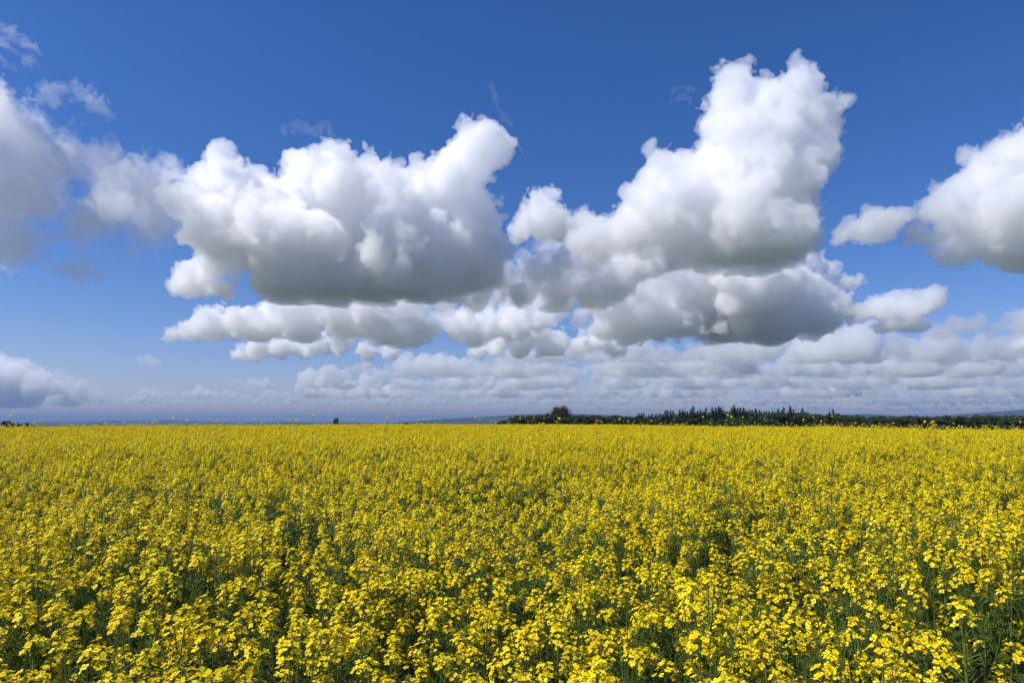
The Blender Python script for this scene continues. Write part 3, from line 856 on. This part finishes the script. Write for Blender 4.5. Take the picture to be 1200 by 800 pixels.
def plant(seed, H=CANOPY, lod=0, nbr=None, spread=.15, sep=False, straggler=False):
    """returns stem, leaves and flower heads; sep keeps them apart for the parts of a thing"""
    rng = np.random.default_rng(seed)
    gs = Geo(); gl = Geo(); heads = []
    lean = rng.normal(0, .05, 2)
    top = np.array([lean[0] * 1.2, lean[1] * 1.2, H])
    main = curve([0, 0, 0], top, np.array([*rng.normal(0, .02, 2), 0]), 7)
    ws = np.linspace(.0055, .0018, 7)
    strip(gs, main if lod < 2 else main[::2], ws if lod < 2 else ws[::2] * 1.1, 1, rng, 5 if lod == 0 else (3 if lod == 1 else 2))
    def at(z):
        i = np.interp(z, main[:, 2], np.arange(len(main))); k = int(min(i, len(main) - 2)); f = i - k
        return main[k] * (1 - f) + main[k + 1] * f
    ends = [(top, unit(main[-1] - main[-2]), 1.15)]
    nbr = nbr or int(rng.integers(5, 9))
    for k in range(nbr):
        z0 = H * rng.uniform(.45, .86)
        a = k * 2.4 + rng.normal(0, .4)
        sp = spread * rng.uniform(.5, 1.2) * (1.1 - .4 * (z0 / H))
        zt = H - (rng.uniform(.0, .14) if rng.random() < .7 else rng.uniform(.1, .32)) - .22 * (1 - z0 / H) * rng.uniform(.2, 1)
        if straggler: zt -= H * .1
        p0 = at(z0); e = np.array([p0[0] + sp * math.cos(a), p0[1] + sp * math.sin(a), zt])
        c = curve(p0, e, rng.normal(0, .01, 3), 5)
        strip(gs, c if lod < 2 else c[::2], np.linspace(.0026, .0012, 5)[::(1 if lod < 2 else 2)], 1, rng, 4 if lod == 0 else (3 if lod == 1 else 2))
        ends.append((e, unit(c[-1] - c[-2] + [0, 0, .02]), rng.uniform(.5, 1.25)))
        if lod < 2:
            la = a + rng.normal(0, .3)
            leaf(gl, p0, unit([math.cos(la), math.sin(la), rng.uniform(.3, 1.1)]), rng.uniform(.05, .11), rng.uniform(.008, .016), rng, .4, 3)
    if lod < 2 and not straggler and rng.random() < .6:      # a stout shoot gone to pod, leaning out over the heads
        a = rng.uniform(0, 6.28); p0 = at(H * .5); L_ = rng.uniform(.5, .68); ti = rng.uniform(.12, .45)
        e = p0 + np.array([math.cos(a) * math.sin(ti), math.sin(a) * math.sin(ti), math.cos(ti)]) * L_
        c = curve(p0, e, rng.normal(0, .012, 3), 5)
        strip(gs, c, [.0036, .0033, .0029, .0024, .0014], 1, rng, 5 if lod == 0 else 3)
        d_ = unit(c[-1] - c[-2]); pods(gs, e, d_, rng, lod, 18)
        ends.append((e, d_, .45))
    for k in range(4 if lod < 2 else 2):
        a = rng.uniform(0, 6.28); z0 = H * rng.uniform(.15, .5)
        leaf(gl, at(z0), unit([math.cos(a), math.sin(a), .5]), rng.uniform(.14, .24), rng.uniform(.02, .04), rng, .6, 4 if lod < 2 else 2)
    for (e, d, b_) in ends:
        gh = Geo()
        if straggler and b_ < .8: b_ = .8
        raceme(gh, e, d, rng, lod, b_, straggler)
        pods(gs, e, d, rng, lod, int(rng.integers(3, 6) if straggler else rng.integers(10, 20)))
        heads.append(gh)
    return gs, gl, heads

def merged(name, seed, **kw):
    gs, gl, hs = plant(seed, **kw)
    g = Geo()
    for q in [gs, gl] + hs:
        for V, F, M in zip(q.V, q.F, q.M):
            pass
        off = g.n
        g.V += q.V; g.F += [F + off for F in q.F]; g.M += q.M; g.n += q.n
    return g.mesh(name)

# --- where the plants stand
def canopy_dh(x, y):
    return .09 * math.sin(x * 1.7 + 2 * math.sin(y * .8)) * math.sin(y * 1.3 + 1.1) + .03 * math.sin(x * 4.1 + y * 2.7)
rp_ = random.Random(2024)
DENS = 31
spots = []
yy = 0.0; st = 1 / math.sqrt(DENS)
near_r0, near_r1 = 1.12, 3.38
while yy < 15:
    xw = yy * .80 + 1.2
    xx = -xw
    while xx < xw:
        spots.append((xx + rp_.uniform(-.5, .5) * st * 1.3, yy + rp_.uniform(-.5, .5) * st * 1.3)); xx += st
    yy += st
def thin(x, y): return math.sin(x * 2.3 + 1.5 * math.sin(y * 1.9)) * math.sin(y * 2.9 + math.sin(x * 1.3)) >.42
spots = [s for s in spots if not (thin(*s) and rp_.random() < .7)]
near = [s for s in spots if near_r0 < s[1] < near_r1 and abs(s[0]) < s[1] * .755 + .12]
near_set = set(near)
others = [s for s in spots if s not in near_set]

# --- the nearest plants, each a thing of its own
near_protos = []
for k in range(9):
    gs, gl, hs = plant(5000 + k, H=CANOPY * rp_.uniform(.95, 1.03), lod=0)
    near_protos.append((gs.mesh('stem'), gl.mesh('leaves'), [h.mesh('flower_head') for h in hs]))
def put_plant(protos, x, y, sc_, rot, tilt, label, group):
    st_, lv, hd = protos
    r = bpy.data.objects.new('rape_plant', None); COL.objects.link(r)
    r.location = (x, y, gz(x, y)); r.rotation_euler = (tilt[0], tilt[1], rot); r.scale = (sc_[0], sc_[0], sc_[1])
    tag(r, label, 'plant', group)
    for nm, me in [('stem', st_), ('leaves', lv)] + [('flower_head', h) for h in hd]:
        o = bpy.data.objects.new(nm, me); COL.objects.link(o); o.parent = r
    return r
for (x, y) in near:
    h = 1 + canopy_dh(x, y) + rp_.gauss(0, .035)
    put_plant(rp_.choice(near_protos), x, y, (rp_.uniform(.9, 1.1), h), rp_.uniform(0, 6.28), (rp_.gauss(0, .08), rp_.gauss(0, .08)),
              'flowering rape plant in the nearest rows of the yellow field', 'nearest rape plants of the field')

# --- stragglers that stand up against the sky and the wood
tall = []
for k in range(3):
    gs, gl, hs = plant(5200 + k, H=1.9, lod=1, nbr=(1, 2, 3)[k], spread=.09, straggler=True)
    tall.append((gs.mesh('stem'), gl.mesh('leaves'), [h.mesh('flower_head') for h in hs]))
stragglers = [(13,487),(50,491),(66,489),(68,492),(92,491),(207,490),(122,496),(285,488),(246,491),(258,493),(262,494),(304,487),(325,489),(362,487),(342,493),(436,494),(457,490),(473,487),(517,492),(554,490),(563,492),(612,491),(625,490),(651,491),(657,491),(700,493),(724,492),(735,494),(819,489),(853,489),(856,487),(852,493),(873,489),(953,489),(966,494),(978,488),(1007,496),(1044,496),(1089,495),(1102,495),(1100,499),(1132,500),(1151,500),(1193,495),(8,493),(176,494),(224,494),(416,492),(494,492),(583,494),(887,495),(938,492),(1030,499),(1168,501)]
for px_, py_ in stragglers:
    Y = rp_.uniform(9, 20)
    p = px_at(px_, py_, Y)
    h = (p.z + .01 - gz(p.x, Y)) / 1.9
    put_plant(rp_.choice(tall), p.x, Y, (rp_.uniform(.6, .9), h), rp_.uniform(0, 6.28), (0, 0),
              'tall rape plant whose thin flower heads stand out above the field', 'stragglers above the field')

# --- everything behind them: one object
def tile_mesh(seed, size=1.6, per=20):
    rng = np.random.default_rng(seed); g = Geo()
    n = int(size * size * per)
    X = rng.uniform(-size / 2, size / 2, (n, 2))
    for x, y in X:
        H = CANOPY * (1 + rng.normal(0, .06) + (.14 * rng.random() if rng.random() < .06 else 0))
        for k in range(int(rng.integers(3, 7))):
            c = np.array([x + rng.normal(0, .09), y + rng.normal(0, .09), H - abs(rng.normal(0, .14))])
            for q in range(9):
                cc = c + rng.standard_normal(3) * [.019, .019, .019]
                nn = unit(rng.standard_normal(3) + [0, 0, .9]); flower(g, cc, nn, .028, rng, 2)
            a = perp(np.array([0, 0, 1.0]), rng) * .004
            b0 = np.array([x + (c[0] - x) * .4, y + (c[1] - y) * .4, H * .55])
            g.add([b0 - a, b0 + a, c + a * .6, c - a * .6], [(0, 1, 2, 3)], 1)
            b1 = c - [0, 0, .1]
            for q in range(3):
                pdir = unit(rng.standard_normal(3) * [1, 1, .3] + [0, 0, .8]) * .05; a2 = perp(pdir, rng) * .002
                g.add([b1 - a2, b1 + a2, b1 + pdir + a2, b1 + pdir - a2], [(0, 1, 2, 3)], 1)
        for k in range(3):
            a = rng.uniform(0, 6.28); leaf(g, np.array([x, y, H * rng.uniform(.4, .72)]), unit([math.cos(a), math.sin(a), .4]), .16, .03, rng, .5, 1)
    return g.mesh('rape_patch')

L1 = [merged('rape_mid', 6000 + k, H=CANOPY * (1 + .03 * (k % 3 - 1)), lod=1) for k in range(8)]
L2 = [merged('rape_back', 6100 + k, H=CANOPY * (1 + .03 * (k % 3 - 1)), lod=2) for k in range(8)]
L3 = [tile_mesh(6200 + k) for k in range(4)]
protos = []
LT = [merged('rape_tall', 5200 + k, H=1.9, lod=1, nbr=(1, 2, 3)[k], spread=.09, straggler=True) for k in range(3)]
for k, me in enumerate(L1 + L2 + L3 + LT):
    protos.append(bpy.data.objects.new('rape_source', me))       # geometry only, read by the field's nodes; not in the scene itself

P, S, Rt, Id = [], [], [], []
def place(x, y, sxy, sz, rot, tilt, idx):
    P.append((x, y, gz(x, y))); S.append((sxy, sxy, sz)); Rt.append((tilt[0], tilt[1], rot)); Id.append(idx)
for (x, y) in others:
    z = 1 + canopy_dh(x, y) + rp_.gauss(0, .04)
    if rp_.random() < .025: z += rp_.uniform(.05, .16)
    place(x, y, rp_.uniform(.9, 1.12), z, rp_.uniform(0, 6.28), (rp_.gauss(0, .085), rp_.gauss(0, .085)), rp_.randrange(8))
y = 15.0
while y < 42:
    w = .82 * y + 1
    x = -w
    while x < w:
        xx, yy = x + rp_.uniform(-.6, .6) * .2, y + rp_.uniform(-.6, .6) * .2
        z = 1 + canopy_dh(xx, yy) + rp_.gauss(0, .05)
        if rp_.random() < .04: z += rp_.uniform(.06, .26)
        place(xx, yy, rp_.uniform(.95, 1.2), z, rp_.uniform(0, 6.28), (rp_.gauss(0, .05), rp_.gauss(0, .05)), 8 + rp_.randrange(8))
        x += .2
    y += .2
y = 42.7
while y < 195:
    w = .85 * y
    x = -w
    while x < w:
        if y < field_far(max(-.8, min(.8, x / y))):
            slope = (gz(x, y + .8) - gz(x, y - .8)) / 1.6
            place(x + rp_.uniform(-.1, .1), y, 1, 1 + rp_.gauss(0, .05), rp_.randrange(4) * PI / 2 , (0, 0), 16 + rp_.randrange(4))
        x += 1.5
    y += 1.5
# thin stragglers whose heads break the skyline
ns = 0
while ns < 560:
    yy = rp_.uniform(14, 70) ; xx = rp_.uniform(-.8, .8) * yy
    if yy > field_far(xx / yy) - 26: continue
    top = CAM_Z + yy * (-.54 / crest(xx / yy) - .001 + min(rp_.expovariate(1 / .0038), .016))
    place(xx, yy, rp_.uniform(.9, 1.3), min(top - gz(xx, yy), 2.1) / 1.9, rp_.uniform(0, 6.28), (0, 0), 20 + rp_.randrange(3)); ns += 1
# taller plants in loose drifts towards the crest: they roughen the far edge of the crop
ns = 0
while ns < 5200:
    u_ = rp_.uniform(-.8, .8); far_ = field_far(u_); yy = far_ * rp_.uniform(.3, .93); xx = u_ * yy
    if math.sin(xx * .21 + 1.3 * math.sin(yy * .13)) + rp_.gauss(0, .7) < -.2: continue
    place(xx, yy, rp_.uniform(1.0, 1.3), 1.06 + min(.34, rp_.expovariate(1 / .09)), rp_.uniform(0, 6.28), (rp_.gauss(0, .06), rp_.gauss(0, .06)), 8 + rp_.randrange(8)); ns += 1
# a little crop either side and behind the camera
x = -4.0
while x < 4:
    y = -2.5
    while y < 0:
        place(x + rp_.uniform(-.1, .1), y + rp_.uniform(-.1, .1), 1, .9, rp_.uniform(0, 6.28), (0, 0), rp_.randrange(8)); y += .2
    x += .2
n = len(P)
fm = bpy.data.meshes.new('rape_field')
fm.vertices.add(n); fm.vertices.foreach_set('co', np.array(P, np.float32).ravel())
for nm, ty, arr, key in (('scl', 'FLOAT_VECTOR', S, 'vector'), ('rot', 'FLOAT_VECTOR', Rt, 'vector'), ('pid', 'INT', Id, 'value')):
    a_ = fm.attributes.new(nm, ty, 'POINT')
    a_.data.foreach_set(key, np.array(arr, np.float32 if ty != 'INT' else np.int32).ravel())
field = link('rape_field', fm)
tag(field, 'dense mass of yellow flowering rape filling the field to the horizon', 'flower field', kind='stuff')
ng = iso_tree(None); ng.name = 'scatter_rape'; N = ng.nodes; L = ng.links
gi = N.new('NodeGroupInput'); go = N.new('NodeGroupOutput')
gti = N.new('GeometryNodeGeometryToInstance')
for k in range(len(protos) - 1, -1, -1):
    oi = N.new('GeometryNodeObjectInfo'); oi.inputs['Object'].default_value = protos[k]; oi.inputs['As Instance'].default_value = False
    g1 = N.new('GeometryNodeGeometryToInstance')
    L.new(oi.outputs['Geometry'], g1.inputs[0]); L.new(g1.outputs[0], gti.inputs[0])
N.remove(gti)
jn = N.new('GeometryNodeJoinGeometry')
g1s = [q for q in N if q.bl_idname == 'GeometryNodeGeometryToInstance']
for q in g1s: L.new(q.outputs[0], jn.inputs[0])      # later links come first in a join, so the list reads back in order
def named(nm, ty):
    q = N.new('GeometryNodeInputNamedAttribute'); q.data_type = ty; q.inputs['Name'].default_value = nm; return q.outputs['Attribute']
ip = N.new('GeometryNodeInstanceOnPoints')
L.new(gi.outputs[0], ip.inputs['Points']); L.new(jn.outputs[0], ip.inputs['Instance'])
ip.inputs['Pick Instance'].default_value = True
L.new(named('pid', 'INT'), ip.inputs['Instance Index'])
e2r = N.new('FunctionNodeEulerToRotation'); L.new(named('rot', 'FLOAT_VECTOR'), e2r.inputs[0]); L.new(e2r.outputs[0], ip.inputs['Rotation'])
L.new(named('scl', 'FLOAT_VECTOR'), ip.inputs['Scale'])
L.new(ip.outputs[0], go.inputs[0])
md = field.modifiers.new('scatter', 'NODES'); md.node_group = ng
import sys
print('near', len(near), 'inst', n, 'tri', [len(m_.polygons) for m_ in L1[:2] + L2[:2] + L3[:2]], [len(p_[0].polygons) + sum(len(h_.polygons) for h_ in p_[2]) for p_ in near_protos[:2]], file=sys.stderr)
